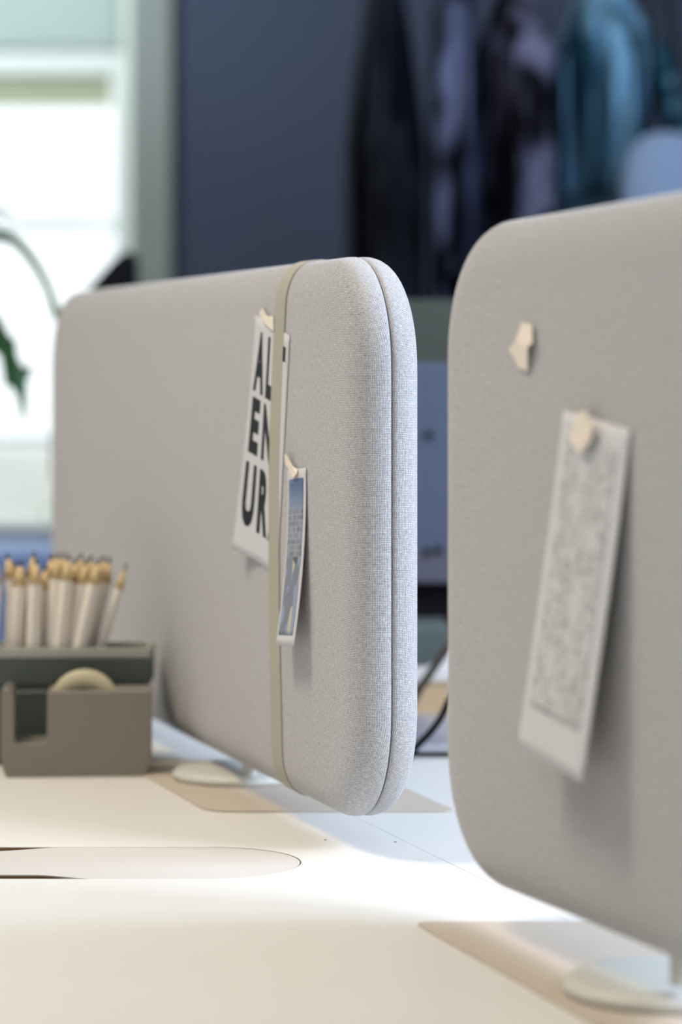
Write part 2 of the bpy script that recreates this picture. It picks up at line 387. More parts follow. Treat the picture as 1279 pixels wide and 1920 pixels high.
# ------------------------------------------------------------------ desk screens
T2, RC, EE, GP = .0265, .086, .035, 0.022
ZT = .437
def outline(L, e, n=14, z0=GP, z1=ZT):       # rounded rectangle inset by e; returns (point, outward normal)
    r = RC; out = []
    for cx, cz, a0 in ((L-r, z1-r, 0), (r, z1-r, PI/2), (r, z0+r, PI), (L-r, z0+r, 3*PI/2)):
        for i in range(n+1):
            a = a0+PI/2*i/n; c, s = math.cos(a), math.sin(a)
            k = 1/(abs(c)**2.15+abs(s)**2.15)**(1/2.15)
            out.append((Vector((cx+(r-e)*c*k, cz+(r-e)*s*k)), Vector((c, s))))
        if a0 in (0, PI):     # extra points along the long edges
            pass
    return out
def half_profile():           # (inset, y) from the flat face to the crease; y is the distance from the mid plane
    pr = []
    for i in range(15):
        a = PI/2*i/14; s, c = math.sin(a), math.cos(a); p = 2/2.35
        pr.append((EE*(1-s**p), .0035+(T2-.0035)*c**p))
    pr += [(.0003, .0022), (.0011, .0010), (.0026, .0003)]
    return pr
PROF = half_profile()
def surf_y(x, z, L):          # front surface distance from mid plane at panel point (x, z)
    d = min(x, L-x, z-GP, ZT-z)
    cx = min(max(x, RC), L-RC); cz = min(max(z, GP+RC), ZT-RC)
    if (x < RC or x > L-RC) and (z < GP+RC or z > ZT-RC): d = RC-math.hypot(x-cx, z-cz)
    d = max(0, d)
    if d >= EE: return T2
    for (e0, y0), (e1, y1) in zip(PROF, PROF[1:]):
        if e1 <= d <= e0: t = (d-e1)/(e0-e1) if e0 > e1 else 0; return y1+(y0-y1)*t
    return .002
def cushion(name, L, side, tilt, parent):
    bm = bmesh.new(); uvl = bm.loops.layers.uv.new('UVMap'); UV = {}
    rings = []; arcl = 0; prev = None
    for (e, y) in PROF:
        if prev: arcl += math.hypot(e-prev[0], y-prev[1])
        prev = (e, y); ring = []
        for (p, nn), (pi_, _) in zip(outline(L, e), outline(L, EE)):
            v = bm.verts.new((p.x, side*y, p.y+(L-p.x)*tilt)); q = pi_+nn*arcl; UV[v] = (q.x, q.y+(.5 if side < 0 else 0)); ring.append(v)
        rings.append(ring)
    # fill the flat face by strips of columns so shading stays even
    f0 = bm.faces.new(rings[0])
    N = len(rings[0])
    for a, b in zip(rings, rings[1:]):
        for i in range(N): bm.faces.new((a[i], a[(i+1) % N], b[(i+1) % N], b[i]))
    for f in bm.faces:
        for lp in f.loops: lp[uvl].uv = UV[lp.vert]
    return obj(name, bm, FAB, parent, smooth=True)
def screen(label, near_xy, phi, L, tilt, stands, zoff=0):
    root = thing('desk_screen', label, 'desk screen', (near_xy[0], near_xy[1], TZ+zoff), PI/2+math.radians(phi), 'light grey fabric desk screens')
    cushion('front_cushion', L, 1, tilt, root); cushion('back_cushion', L, -1, tilt, root)
    # inner core that closes the crease between the two cushions
    bm = bmesh.new(); o = outline(L, .0022)
    a = [bm.verts.new((p.x, -.0012, p.y+(L-p.x)*tilt)) for p, _ in o]; b = [bm.verts.new((p.x, .0012, p.y+(L-p.x)*tilt)) for p, _ in o]
    bm.faces.new(a); bm.faces.new(b[::-1])
    for i in range(len(o)): bm.faces.new((a[i], a[(i+1) % len(o)], b[(i+1) % len(o)], b[i]))
    tag(obj('seam', bm, mat('dark seam', (.12, .12, .13), .9), root), label='thin dark seam around the edge')
    for sx, sy, r, qx, qy in stands:
        zt = GP+(L-qx)*tilt+.004-zoff*0
        prof = [(0, 0), (r-.002, 0), (r, .0015), (r, .005), (r-.004, .0078), (r-.012, .009), (.012, .0095), (.0, .0095)]
        s = obj('base_disc', lathe(prof, 56, c=(sx, sy, -zoff+.0016)), M_white_metal, root, True)
        tag(s, label='round off-white metal foot')
        obj('post', lathe([(0, 0), (.006, 0), (.006, zt-.005), (0, zt-.005)], 20, c=(qx, qy, .0095)), M_white_metal, s)
    return root
LA = 1.125
scrA = screen('light grey fabric desk screen with a strap round it, middle of the picture', (.0371, 2.037), 17.2, LA, 0, [(.435, -.008, .062, .388, 0), (.95, -.008, .062, .90, 0)])
pb = math.radians(19.0); nb = (.0860+math.sin(pb)*LA, 1.8447-math.cos(pb)*LA)
scrB = screen('light grey fabric desk screen at the right edge, nearest, with spotted card taped on', nb, 19.0, LA, .015, [(.868, -.018, .062, .819, 0), (.15, -.01, .062, .11, 0)], zoff=.0075)

# strap round the middle screen
def strapped():
    x, hw, th = .2155, .0145, .0013
    ring = []
    for i in range(0, 30): z = GP+.0005+(ZT-GP-.001)*i/29; 
    zs = [GP+EE*(1-math.cos(PI/2*i/16)) for i in range(1, 17)]; zs += [GP+EE+(ZT-GP-2*EE)*i/8 for i in range(1, 9)]
    zs += [ZT-EE*(1-math.sin(PI/2*i/16))*1.0 for i in range(1, 16)]
    fr = [(surf_y(x, z, LA), z) for z in zs]
    pts = fr+[(-.0, ZT+.0004)]+[(-y, z) for y, z in reversed(fr)]+[(0, GP-.0004)]
    pts.insert(0, (.0035, GP)); pts.insert(len(fr)+1, (.0035, ZT)); 
    k = len(fr)+3; pts.insert(k, (-.0035, ZT)); pts.insert(len(pts)-1, (-.0035, GP))
    N = len(pts); bm = bmesh.new(); V = []
    for i in range(N):
        a = Vector(pts[i-1]); b = Vector(pts[(i+1) % N]); t = (b-a).normalized(); nn = Vector((t.y, -t.x))
        if nn.dot(Vector(pts[i])-Vector((0, (GP+ZT)/2))) < 0: nn = -nn
        p = Vector(pts[i]); q = p+nn*th; p = p+nn*.0002
        zz = pts[i][1]; sh = .022*max(0, (zz-.26)/.16)**1.5+.010*max(0, (.2-zz)/.16)**1.5
        V.append([bm.verts.new((x-hw-sh, q.x, q.y)), bm.verts.new((x+hw-sh, q.x, q.y)), bm.verts.new((x+hw-sh, p.x, p.y)), bm.verts.new((x-hw-sh, p.x, p.y))])
    for i in range(N):
        a, b = V[i], V[(i+1) % N]
        for k in range(4): bm.faces.new((a[k], a[(k+1) % 4], b[(k+1) % 4], b[k]))
    o = obj('elastic_strap', bm, M_strap, None, bevel=.0004)
    o.matrix_world = Matrix.Translation(scrA.location) @ Matrix.Rotation(scrA.rotation_euler.z, 4, 'Z')
    return tag(o, 'khaki elastic strap wrapped upright around the middle grey screen', 'strap')
strapped()

# cards: u runs to the right in the picture (towards the near end, -x), v downwards; height off the face from lift(u, v)
def panel_card(name, scr, tilt_fn, x, z, w, hgt, rot, lift, m, parent=None, u0=0, u1=1, v0=0, v1=1, extra=0, th=.0003, nu=14, nv=28):
    cr, sr = math.cos(rot), math.sin(rot)
    bm = bmesh.new(); uvl = bm.loops.layers.uv.new('UVMap'); G = []; UV = {}
    for layer in (1, 0):
        g_ = []
        for j in range(nv+1):
            row = []
            for i in range(nu+1):
                u = u0+(u1-u0)*i/nu; v = v0+(v1-v0)*j/nv
                a, b_ = u*w, v*hgt
                dx = a*cr-b_*sr; dz = -(a*sr)-b_*cr
                vv = bm.verts.new((x-dx, T2+lift(u, v)+extra+layer*th, z+dz)); UV[vv] = ((u-u0)/(u1-u0), 1-(v-v0)/(v1-v0)); row.append(vv)
            g_.append(row)
        G.append(g_)
    for k, g_ in enumerate(G):
        for j in range(nv):
            for i in range(nu):
                bm.faces.new((g_[j][i], g_[j][i+1], g_[j+1][i+1], g_[j+1][i]))
    t, b_ = G
    rim = [(0, i) for i in range(nu)]+[(j, nu) for j in range(nv)]+[(nv, i) for i in range(nu, 0, -1)]+[(j, 0) for j in range(nv, 0, -1)]
    for (a, c), (d, f) in zip(rim, rim[1:]+rim[:1]): bm.faces.new((t[a][c], t[d][f], b_[d][f], b_[a][c]))
    for f in bm.faces:
        for lp in f.loops: lp[uvl].uv = UV[lp.vert]
    o = obj(name, bm, m, parent, smooth=True)
    if parent is None: place_on(o, scr)
    return o
def place_on(o, scr):
    o.matrix_world = Matrix.Translation(scr.location) @ Matrix.Rotation(scr.rotation_euler.z, 4, 'Z')

# poster with letters, tucked under the strap
LIFTP = lambda u, v: .0006+.0105*v**1.5*max(0, 1-u/.62)**1.6
px, pz, pw, ph, pr = .2695, .3975, .100, .193, math.radians(10.5)
poster = panel_card('poster', scrA, None, px, pz, pw, ph, pr, LIFTP, M_paper)
tag(poster, 'white poster with big black letters, tucked under the khaki strap', 'poster')
def letters(txt, u0, v0, uw, vh, bold):
    cu = bpy.data.curves.new('t', 'FONT'); cu.body = txt; cu.offset = bold; cu.resolution_u = 4
    t = bpy.data.objects.new('t', cu); C.objects.link(t); bpy.context.view_layer.update()
    me = bpy.data.meshes.new_from_object(t.evaluated_get(bpy.context.evaluated_depsgraph_get()))
    bpy.data.objects.remove(t)
    bm = bmesh.new(); bm.from_mesh(me)
    bmesh.ops.triangulate(bm, faces=bm.faces)
    for _ in range(2): bmesh.ops.subdivide_edges(bm, edges=[e_ for e_ in bm.edges if e_.calc_length() > .12], cuts=2); bmesh.ops.triangulate(bm, faces=bm.faces)
    xs = [v.co.x for v in bm.verts]; ys = [v.co.y for v in bm.verts]; x0, x1, y0, y1 = min(xs), max(xs), min(ys), max(ys)
    cr, sr = math.cos(pr), math.sin(pr)
    for v in bm.verts:
        u = u0+(v.co.x-x0)/(x1-x0)*uw; w = v0+(1-(v.co.y-y0)/(y1-y0))*vh
        a, b_ = u*pw, w*ph
        v.co = Vector((px-(a*cr-b_*sr), T2+LIFTP(u, w)+.0005, pz-a*sr-b_*cr))
    o = obj('letter', bm, M_ink, poster); return o
ll = [('A', .085, .055, .265, .255), ('L', .415, .055, .17, .255), ('T', .70, .055, .22, .255),
      ('E', .10, .335, .21, .235), ('N', .40, .335, .25, .235),
      ('U', .085, .61, .24, .27), ('R', .40, .61, .24, .27), ('A', .68, .61, .27, .27)]
for t_, u_, v_, w_, h_ in ll: letters(t_, u_, v_, w_, h_, .05)
def tape_bit(parent, pts, scr=None, off=.0012, fold=.0):
    bm = bmesh.new()
    a = [bm.verts.new((x, T2+off+fold*math.sin(i*1.7)*.5+fold*.5, z)) for i, (x, z) in enumerate(pts)]; b = [bm.verts.new((v.co.x, v.co.y+.0004, v.co.z)) for v in a]
    bm.faces.new(a); bm.faces.new(b[::-1]); n = len(a)
    for i in range(n): bm.faces.new((a[i], a[(i+1) % n], b[(i+1) % n], b[i]))
    return obj('tape', bm, M_tape, parent)
tag(tape_bit(poster, [(0.2550, .3985), (0.2430, .4020), (0.2310, .3955), (0.2150, .3955), (0.2110, .3835), (0.2240, .3865), (0.2430, .3905)], off=.0014, fold=.001), label='cream scrap of masking tape')

# curled photo print
def photo_mat():
    m = bpy.data.materials.new('city photo print'); m.use_nodes = True
    n, l = m.node_tree.nodes, m.node_tree.links; b = n['Principled BSDF']; b.inputs['Roughness'].default_value = .35
    uv = n.new('ShaderNodeUVMap'); uv.uv_map = 'UVMap'; sep = n.new('ShaderNodeSeparateXYZ'); l.new(uv.outputs[0], sep.inputs[0])
    sky = n.new('ShaderNodeValToRGB'); l.new(sep.outputs[1], sky.inputs[0])
    e = sky.color_ramp.elements; e[0].position = .80; e[0].color = (*s2l((135, 150, 172)), 1); e[1].position = .97; e[1].color = (*s2l((72, 96, 140)), 1)
    br = n.new('ShaderNodeTexBrick'); mp = n.new('ShaderNodeMapping'); mp.inputs['Scale'].default_value = (7.5, 26, 1); l.new(uv.outputs[0], mp.inputs[0]); l.new(mp.outputs[0], br.inputs['Vector'])
    br.inputs['Scale'].default_value = 1; br.inputs['Brick Width'].default_value = 1; br.inputs['Row Height'].default_value = 1; br.inputs['Mortar Size'].default_value = .1; br.offset = .5
    br.inputs['Color1'].default_value = (*s2l((92, 98, 108)), 1); br.inputs['Color2'].default_value = (*s2l((150, 155, 170)), 1); br.inputs['Mortar'].default_value = (*s2l((160, 163, 175)), 1)
    no = n.new('ShaderNodeTexVoronoi'); no.inputs['Scale'].default_value = 1; mp3 = n.new('ShaderNodeMapping'); mp3.inputs['Scale'].default_value = (4, 9, 1); l.new(uv.outputs[0], mp3.inputs[0]); l.new(mp3.outputs[0], no.inputs['Vector'])
    cr = n.new('ShaderNodeValToRGB'); cr.color_ramp.interpolation = 'CONSTANT'; l.new(no.outputs['Color'], cr.inputs[0])
    e = cr.color_ramp.elements; e[0].color = (*s2l((120, 128, 142)), 1); e[1].position = .80; e[1].color = (*s2l((198, 190, 170)), 1)
    k = cr.color_ramp.elements.new(.42); k.color = (*s2l((145, 158, 182)), 1)
    k = cr.color_ramp.elements.new(.72); k.color = (*s2l((90, 82, 70)), 1)
    def step(at):
        q = n.new('ShaderNodeMath'); q.operation = 'GREATER_THAN'; l.new(sep.outputs[1], q.inputs[0]); q.inputs[1].default_value = at; return q.outputs[0]
    a = n.new('ShaderNodeMix'); a.data_type = 'RGBA'; l.new(step(.50), a.inputs[0]); l.new(cr.outputs[0], a.inputs[6]); l.new(br.outputs['Color'], a.inputs[7])
    c = n.new('ShaderNodeMix'); c.data_type = 'RGBA'; l.new(step(.80), c.inputs[0]); l.new(a.outputs[2], c.inputs[6]); l.new(sky.outputs[0], c.inputs[7])
    l.new(c.outputs[2], b.inputs['Base Color'])
    return m
LIFTC = lambda u, v: .0008+.0125*v**1.9+.0006*math.sin(u*PI)
cx_, cz_, cw_, ch_, cr_ = .1765, .2752, .050, .1335, math.radians(-4.5)
photo = panel_card('photo_print', scrA, None, cx_, cz_, cw_, ch_, cr_, LIFTC, M_paper)
tag(photo, 'small curled photo of pale blocks under blue sky, white border, right of strap', 'photo')
pi = panel_card('picture', scrA, None, cx_, cz_, cw_, ch_, cr_, LIFTC, photo_mat(), parent=photo, u0=.11, u1=.89, v0=.055, v1=.945, extra=.0004, th=.0001)
tag(pi, label='printed city picture')
tag(tape_bit(photo, [(0.1780, .287), (0.1700, .2885), (0.1550, .279), (0.1450, .2775), (0.1420, .274), (0.1510, .2705), (0.1620, .274), (0.1780, .2815)], off=.0020, fold=.002), label='cream scrap of masking tape')

# spotted card on the nearest screen
def spotted():
    m = bpy.data.materials.new('spotted card print'); m.use_nodes = True
    n, l = m.node_tree.nodes, m.node_tree.links; b = n['Principled BSDF']; b.inputs['Roughness'].default_value = .55
    uv = n.new('ShaderNodeUVMap'); uv.uv_map = 'UVMap'; sep = n.new('ShaderNodeSeparateXYZ'); l.new(uv.outputs[0], sep.inputs[0])
    mp = n.new('ShaderNodeMapping'); mp.inputs['Scale'].default_value = (1, 2, 1); l.new(uv.outputs[0], mp.inputs[0])
    v = n.new('ShaderNodeTexVoronoi'); v.inputs['Scale'].default_value = 46; l.new(mp.outputs[0], v.inputs['Vector'])
    dot = n.new('ShaderNodeMath'); dot.operation = 'LESS_THAN'; l.new(v.outputs['Distance'], dot.inputs[0]); dot.inputs[1].default_value = .40
    no = n.new('ShaderNodeTexNoise'); no.inputs['Scale'].default_value = 4.2; no.inputs['Detail'].default_value = 3; l.new(mp.outputs[0], no.inputs['Vector'])
    cr = n.new('ShaderNodeValToRGB'); cr.color_ramp.elements[0].position = .36; cr.color_ramp.elements[1].position = .52; l.new(no.outputs['Fac'], cr.inputs[0])
    mu = n.new('ShaderNodeMath'); mu.operation = 'MULTIPLY'; l.new(dot.outputs[0], mu.inputs[0]); l.new(cr.outputs[0], mu.inputs[1])
    m2 = n.new('ShaderNodeMath'); m2.operation = 'MULTIPLY'; l.new(mu.outputs[0], m2.inputs[0]); m2.inputs[1].default_value = .97
    mx = n.new('ShaderNodeMix'); mx.data_type = 'RGBA'; l.new(m2.outputs[0], mx.inputs[0]); mx.inputs[6].default_value = (.62, .62, .635, 1); mx.inputs[7].default_value = (.10, .10, .115, 1)
    l.new(mx.outputs[2], b.inputs['Base Color'])
    return m
ofs = LA-1.23+.033
LIFTB = lambda u, v: .0008+.020*v**1.15
bx0, bz0, bw_, bh_, br_ = .9879+ofs, .3299-.0075, .0925, .196, math.radians(6)
cardB = panel_card('spotted_card', scrB, None, bx0, bz0, bw_, bh_, br_, LIFTB, M_paper)
tag(cardB, 'tall white card with dark speckled print, taped to the nearest grey screen', 'card')
tag(panel_card('print', scrB, None, bx0, bz0, bw_, bh_, br_, LIFTB, spotted(), parent=cardB, u0=.10, u1=.86, v0=.05, v1=.87, extra=.0004, th=.0001), label='dark speckled print')
tag(tape_bit(cardB, [(.955+ofs, .3285-.0075), (.942+ofs, .3305-.0075), (.935+ofs, .323-.0075), (.938+ofs, .313-.0075), (.951+ofs, .306-.0075), (.964+ofs, .313-.0075)], off=.0055, fold=.002), label='cream scrap of masking tape')
t = tape_bit(None, [(1.0665+ofs, .3655-.0075), (1.052+ofs, .370-.0075), (1.047+ofs, .381-.0075), (1.034+ofs, .380-.0075), (1.0275+ofs, .369-.0075), (1.034+ofs, .366-.0075), (1.039+ofs, .352-.0075), (1.052+ofs, .354-.0075)], off=.0010, fold=.003)
t.name = 'masking_tape'; place_on(t, scrB); tag(t, 'loose cream scrap of masking tape stuck alone above the speckled card', 'tape')

# ------------------------------------------------------------------ tape dispenser
dY = 2.467; dk = dY/F
def dx(x): return (x-CX)*dk
def dz(y): return CH-(y-HY)*dk-TZ
disp = thing('tape_dispenser', 'warm grey block tape dispenser with a tape roll, at left on desk', 'tape dispenser', (dx(143), dY, TZ), math.radians(4))
x0 = dx(143)
ol = [(12, 1457), (270, 1457), (277, 1447), (285, 1424), (285, 1301), (281, 1297), (93, 1297), (89, 1301), (88, 1388), (84, 1393), (32, 1393), (28, 1389), (27, 1306), (22, 1292), (10, 1290), (3, 1296), (2, 1420), (6, 1440)]
ol = [(dx(a)-x0, max(0, dz(b))) for a, b in ol]
body = obj('body', prism_y(ol, 0, .052), M_disp, disp, bevel=.0016, seg=3)
rc = ((dx(157)-x0), .052-.0)
bm = bmesh.new()
R = .0305; zc = dz(1262)-R
ring = lambda r, y: [bm.verts.new((rc[0]+r*math.cos(2*PI*i/64), y, zc+r*math.sin(2*PI*i/64))) for i in range(64)]
rr = [ring(.013, .017), ring(R-.001, .017), ring(R, .018), ring(R, .035), ring(R-.001, .036), ring(.013, .036)]
for a, b in zip(rr, rr[1:]+rr[:1]):
    for i in range(64): bm.faces.new((a[i], a[(i+1) % 64], b[(i+1) % 64], b[i]))
roll = obj('tape_roll', bm, M_roll, disp, True); tag(roll, label='yellowish roll of clear tape')
bm = bmesh.new(); rr = [ring(.0105, .0172), ring(.0129, .0172), ring(.0129, .0358), ring(.0105, .0358)]
for a, b in zip(rr, rr[1:]+rr[:1]):
    for i in range(64): bm.faces.new((a[i], a[(i+1) % 64], b[(i+1) % 64], b[i]))
obj('roll_core', bm, M_core, roll)
# cut the roll slot as a dark recess in the top of the body
cut = obj('slot_cutter', BX(dx(112)-x0-.006, dx(204)-x0+.006, .0135, .0395, .012, .2), M_disp, disp)
md = body.modifiers.new('slot', 'BOOLEAN'); md.operation = 'DIFFERENCE'; md.object = cut; md.solver = 'EXACT'
body.modifiers.move(1, 0)
bpy.context.view_layer.update()
me = bpy.data.meshes.new_from_object(body.evaluated_get(bpy.context.evaluated_depsgraph_get())); body.modifiers.clear(); body.data = me
bpy.data.objects.remove(cut)
obj('tape_strip', BX(dx(20)-x0, dx(118)-x0, .018, .035, dz(1303), dz(1303)+.0003), M_film, disp)
obj('cutter', prism_y([(dx(8)-x0, dz(1296)), (dx(24)-x0, dz(1296)), (dx(14)-x0, dz(1284))], .014, .040), M_disp, disp)

# ------------------------------------------------------------------ pencil box and pencils
pY = 2.537; pk = pY/F
box_ = thing('pencil_box', 'long dark green box with pale rim, full of pencils, behind tape dispenser', 'pencil box', ((CX*0+(60-CX))*pk, pY, TZ), 0)
bxr = (281-60)*pk; bxl = -.115; zt = CH-(1215-HY)*pk-TZ; zm = CH-(1283-HY)*pk-TZ; zr = CH-(1234-HY)*pk-TZ
def tray(x0, x1, y0, y1, z0, z1, t):
    bm = bmesh.new()
    box(bm, x0, x1, y0, y0+t, z0, z1); box(bm, x0, x1, y1-t, y1, z0, z1); box(bm, x0, x0+t, y0+t, y1-t, z0, z1); box(bm, x1-t, x1, y0+t, y1-t, z0, z1)
    return bm
bm = tray(bxl, bxr-.004, .004, .056, 0, zm, .003); box(bm, bxl, bxr-.004, .004, .056, 0, .004)
obj('body', bm, M_green, box_)
obj('upper_tray', tray(bxl-.002, bxr, 0, .058, zm, zr, .0035), M_green, box_, bevel=.001)
obj('rim', tray(bxl-.0025, bxr+.0005, -.0005, .0585, zr, zt, .0045), M_rim, box_, bevel=.001)
pl, pR = .168, .0060
def pencil_parts():
    root = thing('pencil', 'x', 'pencil', group='pale pencils standing in the green box')
    bm = bmesh.new(); r = []
    for z in (0, pl-.024): r.append([bm.verts.new((pR*math.cos(PI*i/3), pR*math.sin(PI*i/3), z)) for i in range(6)])
    for i in range(6): bm.faces.new((r[0][i], r[0][(i+1) % 6], r[1][(i+1) % 6], r[1][i]))
    bm.faces.new(r[0]); bm.faces.new(r[1])
    obj('barrel', bm, M_pencil, root)
    obj('sharpened_tip', lathe([(0, pl-.024), (pR*.98, pl-.024), (.0016, pl-.0065), (0, pl-.0065)], 18), M_cone, root, True)
    obj('lead', lathe([(0, pl-.0067), (.0016, pl-.0065), (.0006, pl), (0, pl)], 12), M_lead, root, True)
    return root
pp = pencil_parts()
tips = [(-6, 1044, -18), (13, 1035, 42), (28, 1050, 22), (40, 1048, 28), (64, 1032, 52), (68, 1044, 62), (86, 1056, 80), (97, 1036, 92), (108, 1034, 100), (120, 1034, 104), (130, 1038, 112), (143, 1044, 122),
        (153, 1036, 128), (163, 1046, 132), (172, 1040, 142), (186, 1045, 150), (196, 1040, 158), (207, 1043, 168), (238, 1056, 190)]
desc = ['cut off by the left edge of the picture', 'leftmost one with its whole tip showing', 'leaning behind the leftmost whole tip', 'short, before the lone tall tip', 'lone tall tip standing against the blue cabinet', 'just behind the lone tall tip',
        'low tip left of the dense middle cluster', 'left edge of the dense middle cluster', 'tall in the middle cluster, second from its left', 'tall in the middle cluster, third from its left', 'in the middle cluster beside a dark gap', 'low tip at the dark gap of the cluster',
        'tall tip right of the dark gap', 'low tip right of the dark gap', 'leaning right, left of the short reddish gap', 'leaning right, right of the short reddish gap', 'leaning right, second from the end of the cluster', 'last of the cluster, dark broad tip',
        'rightmost, leaning far right apart from the others']
random.seed(11)
for i, (tx, ty, bx_p) in enumerate(tips):
    if i == 0: r = pp
    else:
        r = pp.copy(); C.objects.link(r)
        for ch in list(pp.children):
            c = ch.copy(); C.objects.link(c); c.parent = r
    yy = pY+.015+.030*((i*7) % 5)/4
    tip = P(tx, ty, yy); 
    # the foot stands on the box floor: continue the line tip -> (bx_p at the rim row) to the floor
    rim = P(bx_p, 1212, yy)
    d0 = (tip-rim).normalized()
    foot = tip-d0*pl
    foot.x = max(foot.x, (60-CX)*pk+bxl+.009); foot.x = min(foot.x, (60-CX)*pk+bxr-.014)
    foot.z = max(foot.z, TZ+.0065)
    d0 = (tip-foot).normalized()
    r.location = tip-d0*pl; r.rotation_euler = d0.to_track_quat('Z', 'Y').to_euler()
    k_ = .78 if i == len(tips)-1 else 1.18; r.scale = (k_, k_, 1)
    r['label'] = 'pale pencil in the green box, '+desc[i]

# ------------------------------------------------------------------ things seen through the gap between the screens
lap = thing('laptop', 'closed silver laptop lying on the white desk between the two screens', 'laptop', (.22, 2.59, TZ))
obj('base', BX(-.17, .17, .002, .225, .002, .0045), M_black, lap)  # black slab stands in for the shaded gap under the laptop
obj('lid', BX(-.17, .17, 0, .227, .0046, .0135), M_alu, lap, bevel=.002)
bxc = thing('cardboard_box', 'small tan cardboard box standing behind the silver laptop', 'box', (.16, 2.86, TZ), 0)
obj('carton', BX(-.10, .10, 0, .10, 0, .037), M_card, bxc, bevel=.001)
obj('flap', BX(-.10, .10, -.001, .05, .0372, .0385), M_card, bxc)
bm = bmesh.new()
a = [P(770, 1312, 2.83), P(850, 1268, 2.83), P(850, 1205, 2.95), P(770, 1300, 2.95)]
tag(obj('paper_sheet', prism([(0.04, 0), (.16, 0), (.16, .09), (.07, .09)], .0395, .045), M_paper), 'white folded paper lying on the tan cardboard box', 'paper')
ps = bpy.data.objects['paper_sheet']; ps.location = (.0, 2.865, TZ); ps.rotation_euler = (0, 0, 0)
fold = obj('sheet_fold', prism_y([(.078, .0455), (.17, .0455), (.17, .105), (.122, .080)], .02, .022), M_paper, ps)
tag(obj('grey_case', BX(-.09, .03, 0, .10, 0, .082), mat('grey green case', (.07, .095, .10), .5), None, bevel=.004), 'grey green case standing upright behind the cardboard box', 'case')
bpy.data.objects['grey_case'].location = (.085, 3.02, TZ)
mon = thing('monitor', 'blue grey monitor seen from behind between the two desk screens', 'monitor', (.20, 3.2, TZ))
mk = 3.2/F
mz1 = CH-(680-HY)*mk-TZ; mz0 = CH-(1092-HY)*mk-TZ
obj('shell', BX(-.27, .27, 0, .03, mz0, mz1), M_mon, mon, bevel=.006, seg=3)
obj('chin', BX(-.272, .272, -.004, .0, mz0, CH-(1030-HY)*mk-TZ), mat('grey chin', (.07, .075, .11), .5), mon, bevel=.001)
for x_, y_ in ((805, 815), (800, 1036), (822, 1032)):
    p = P(x_, y_, 3.2-.0045); obj('screw', lathe([(0, 0), (.0045, 0), (.0045, .002), (0, .002)], 20, c=(0, 0, 0)), M_black, mon).matrix_local = Matrix.Translation((p.x-.20, p.y-3.2, p.z-TZ)) @ Matrix.Rotation(PI/2, 4, 'X')
obj('neck', BX(-.125, .03, .03, .06, .012, mz0+.12), M_black, mon, bevel=.004)
obj('foot', BX(-.135, .12, -.02, .13, 0, .012), M_black, mon, bevel=.004)
par = obj('back_partition', BX(0.0, .48, 3.42, 3.45, TZ, CH-(562-HY)*3.42/F), M_part, None, bevel=.004)
tag(par, 'dark green grey felt partition standing behind the monitor', 'partition')
pts = [P(735, 1440, 2.575), P(760, 1425, 2.57), P(784, 1397, 2.57), P(806, 1374, 2.57), P(826, 1347, 2.57), P(846, 1308, 2.57), P(872, 1292, 2.57), P(900, 1320, 2.57), P(915, 1380, 2.575), P(925, 1432, 2.575)]
pts[0].z = pts[-1].z = TZ+.003
tag(obj('power_cable', tube(catmull(pts), .0032), M_black, None, True), 'black cable curving over the silver laptop towards the nearest screen', 'cable')
pts = [P(740, 1395, 2.83), P(760, 1340, 2.83), P(784, 1296, 2.83), P(803, 1268, 2.83), P(822, 1240, 2.83), P(850, 1205, 2.83), P(890, 1190, 2.83), P(925, 1250, 2.835), P(935, 1355, 2.84)]
pts[0].z = pts[-1].z = TZ+.005
tag(obj('power_cable', tube(catmull(pts), .0045), mat('brown black rubber', (.03, .025, .02), .6), None, True), 'thick dark brown cable rising above the tan box behind the laptop', 'cable')

# ------------------------------------------------------------------ plant at the left edge
plant = thing('potted_plant', 'potted plant with lobed dark leaves drooping at left edge before window', 'plant', (-.62, 3.9, 0))
obj('pot', lathe([(0, 0), (.12, 0), (.15, .28), (.155, .30), (.145, .30), (.14, .28), (0, .27)], 40), M_pot, plant, True)
obj('soil', lathe([(0, .272), (.139, .282), (.139, .284), (0, .29)], 30), M_soil, plant)
lY = 3.7
def L_(x, y, d=0): p = P(x, y, lY+d); return p-Vector((-.62, 3.9, 0))
trunk = [Vector((0, 0, .28)), Vector((-.03, 0, .7)), Vector((-.05, 0, 1.05)), Vector((-.02, -.02, 1.22))]
obj('trunk', tube(catmull(trunk), [.014]*20+[.010]*5 if False else .011), M_stem, plant, True)
def leaf(outl, name='leaf'):
    bm = bmesh.new(); pts = [L_(x, y, .02*math.sin(y*.02)) for x, y in outl]
    a = [bm.verts.new(p) for p in pts]; b = [bm.verts.new(p+Vector((.0005, .0012, 0))) for p in pts]
    bm.faces.new(a); bm.faces.new(b[::-1]); n = len(a)
    for i in range(n): bm.faces.new((a[i], a[(i+1) % n], b[(i+1) % n], b[i]))
    bmesh.ops.triangulate(bm, faces=[f for f in bm.faces if len(f.verts) > 4])
    return obj(name, bm, M_leaf, plant)
leaf([(-30, 560), (-5, 590), (6, 606), (14, 625), (30, 640), (30, 660), (36, 678), (44, 688), (60, 685), (57, 704), (50, 714), (50, 740), (49, 765), (44, 800), (37, 770), (31, 742), (20, 726), (8, 724), (8, 706), (0, 668), (-20, 650), (-60, 690), (-80, 640), (-60, 590)])
leaf([(-120, 300), (-60, 290), (-20, 330), (-14, 380), (-30, 400), (-50, 450), (-90, 430), (-130, 370)])
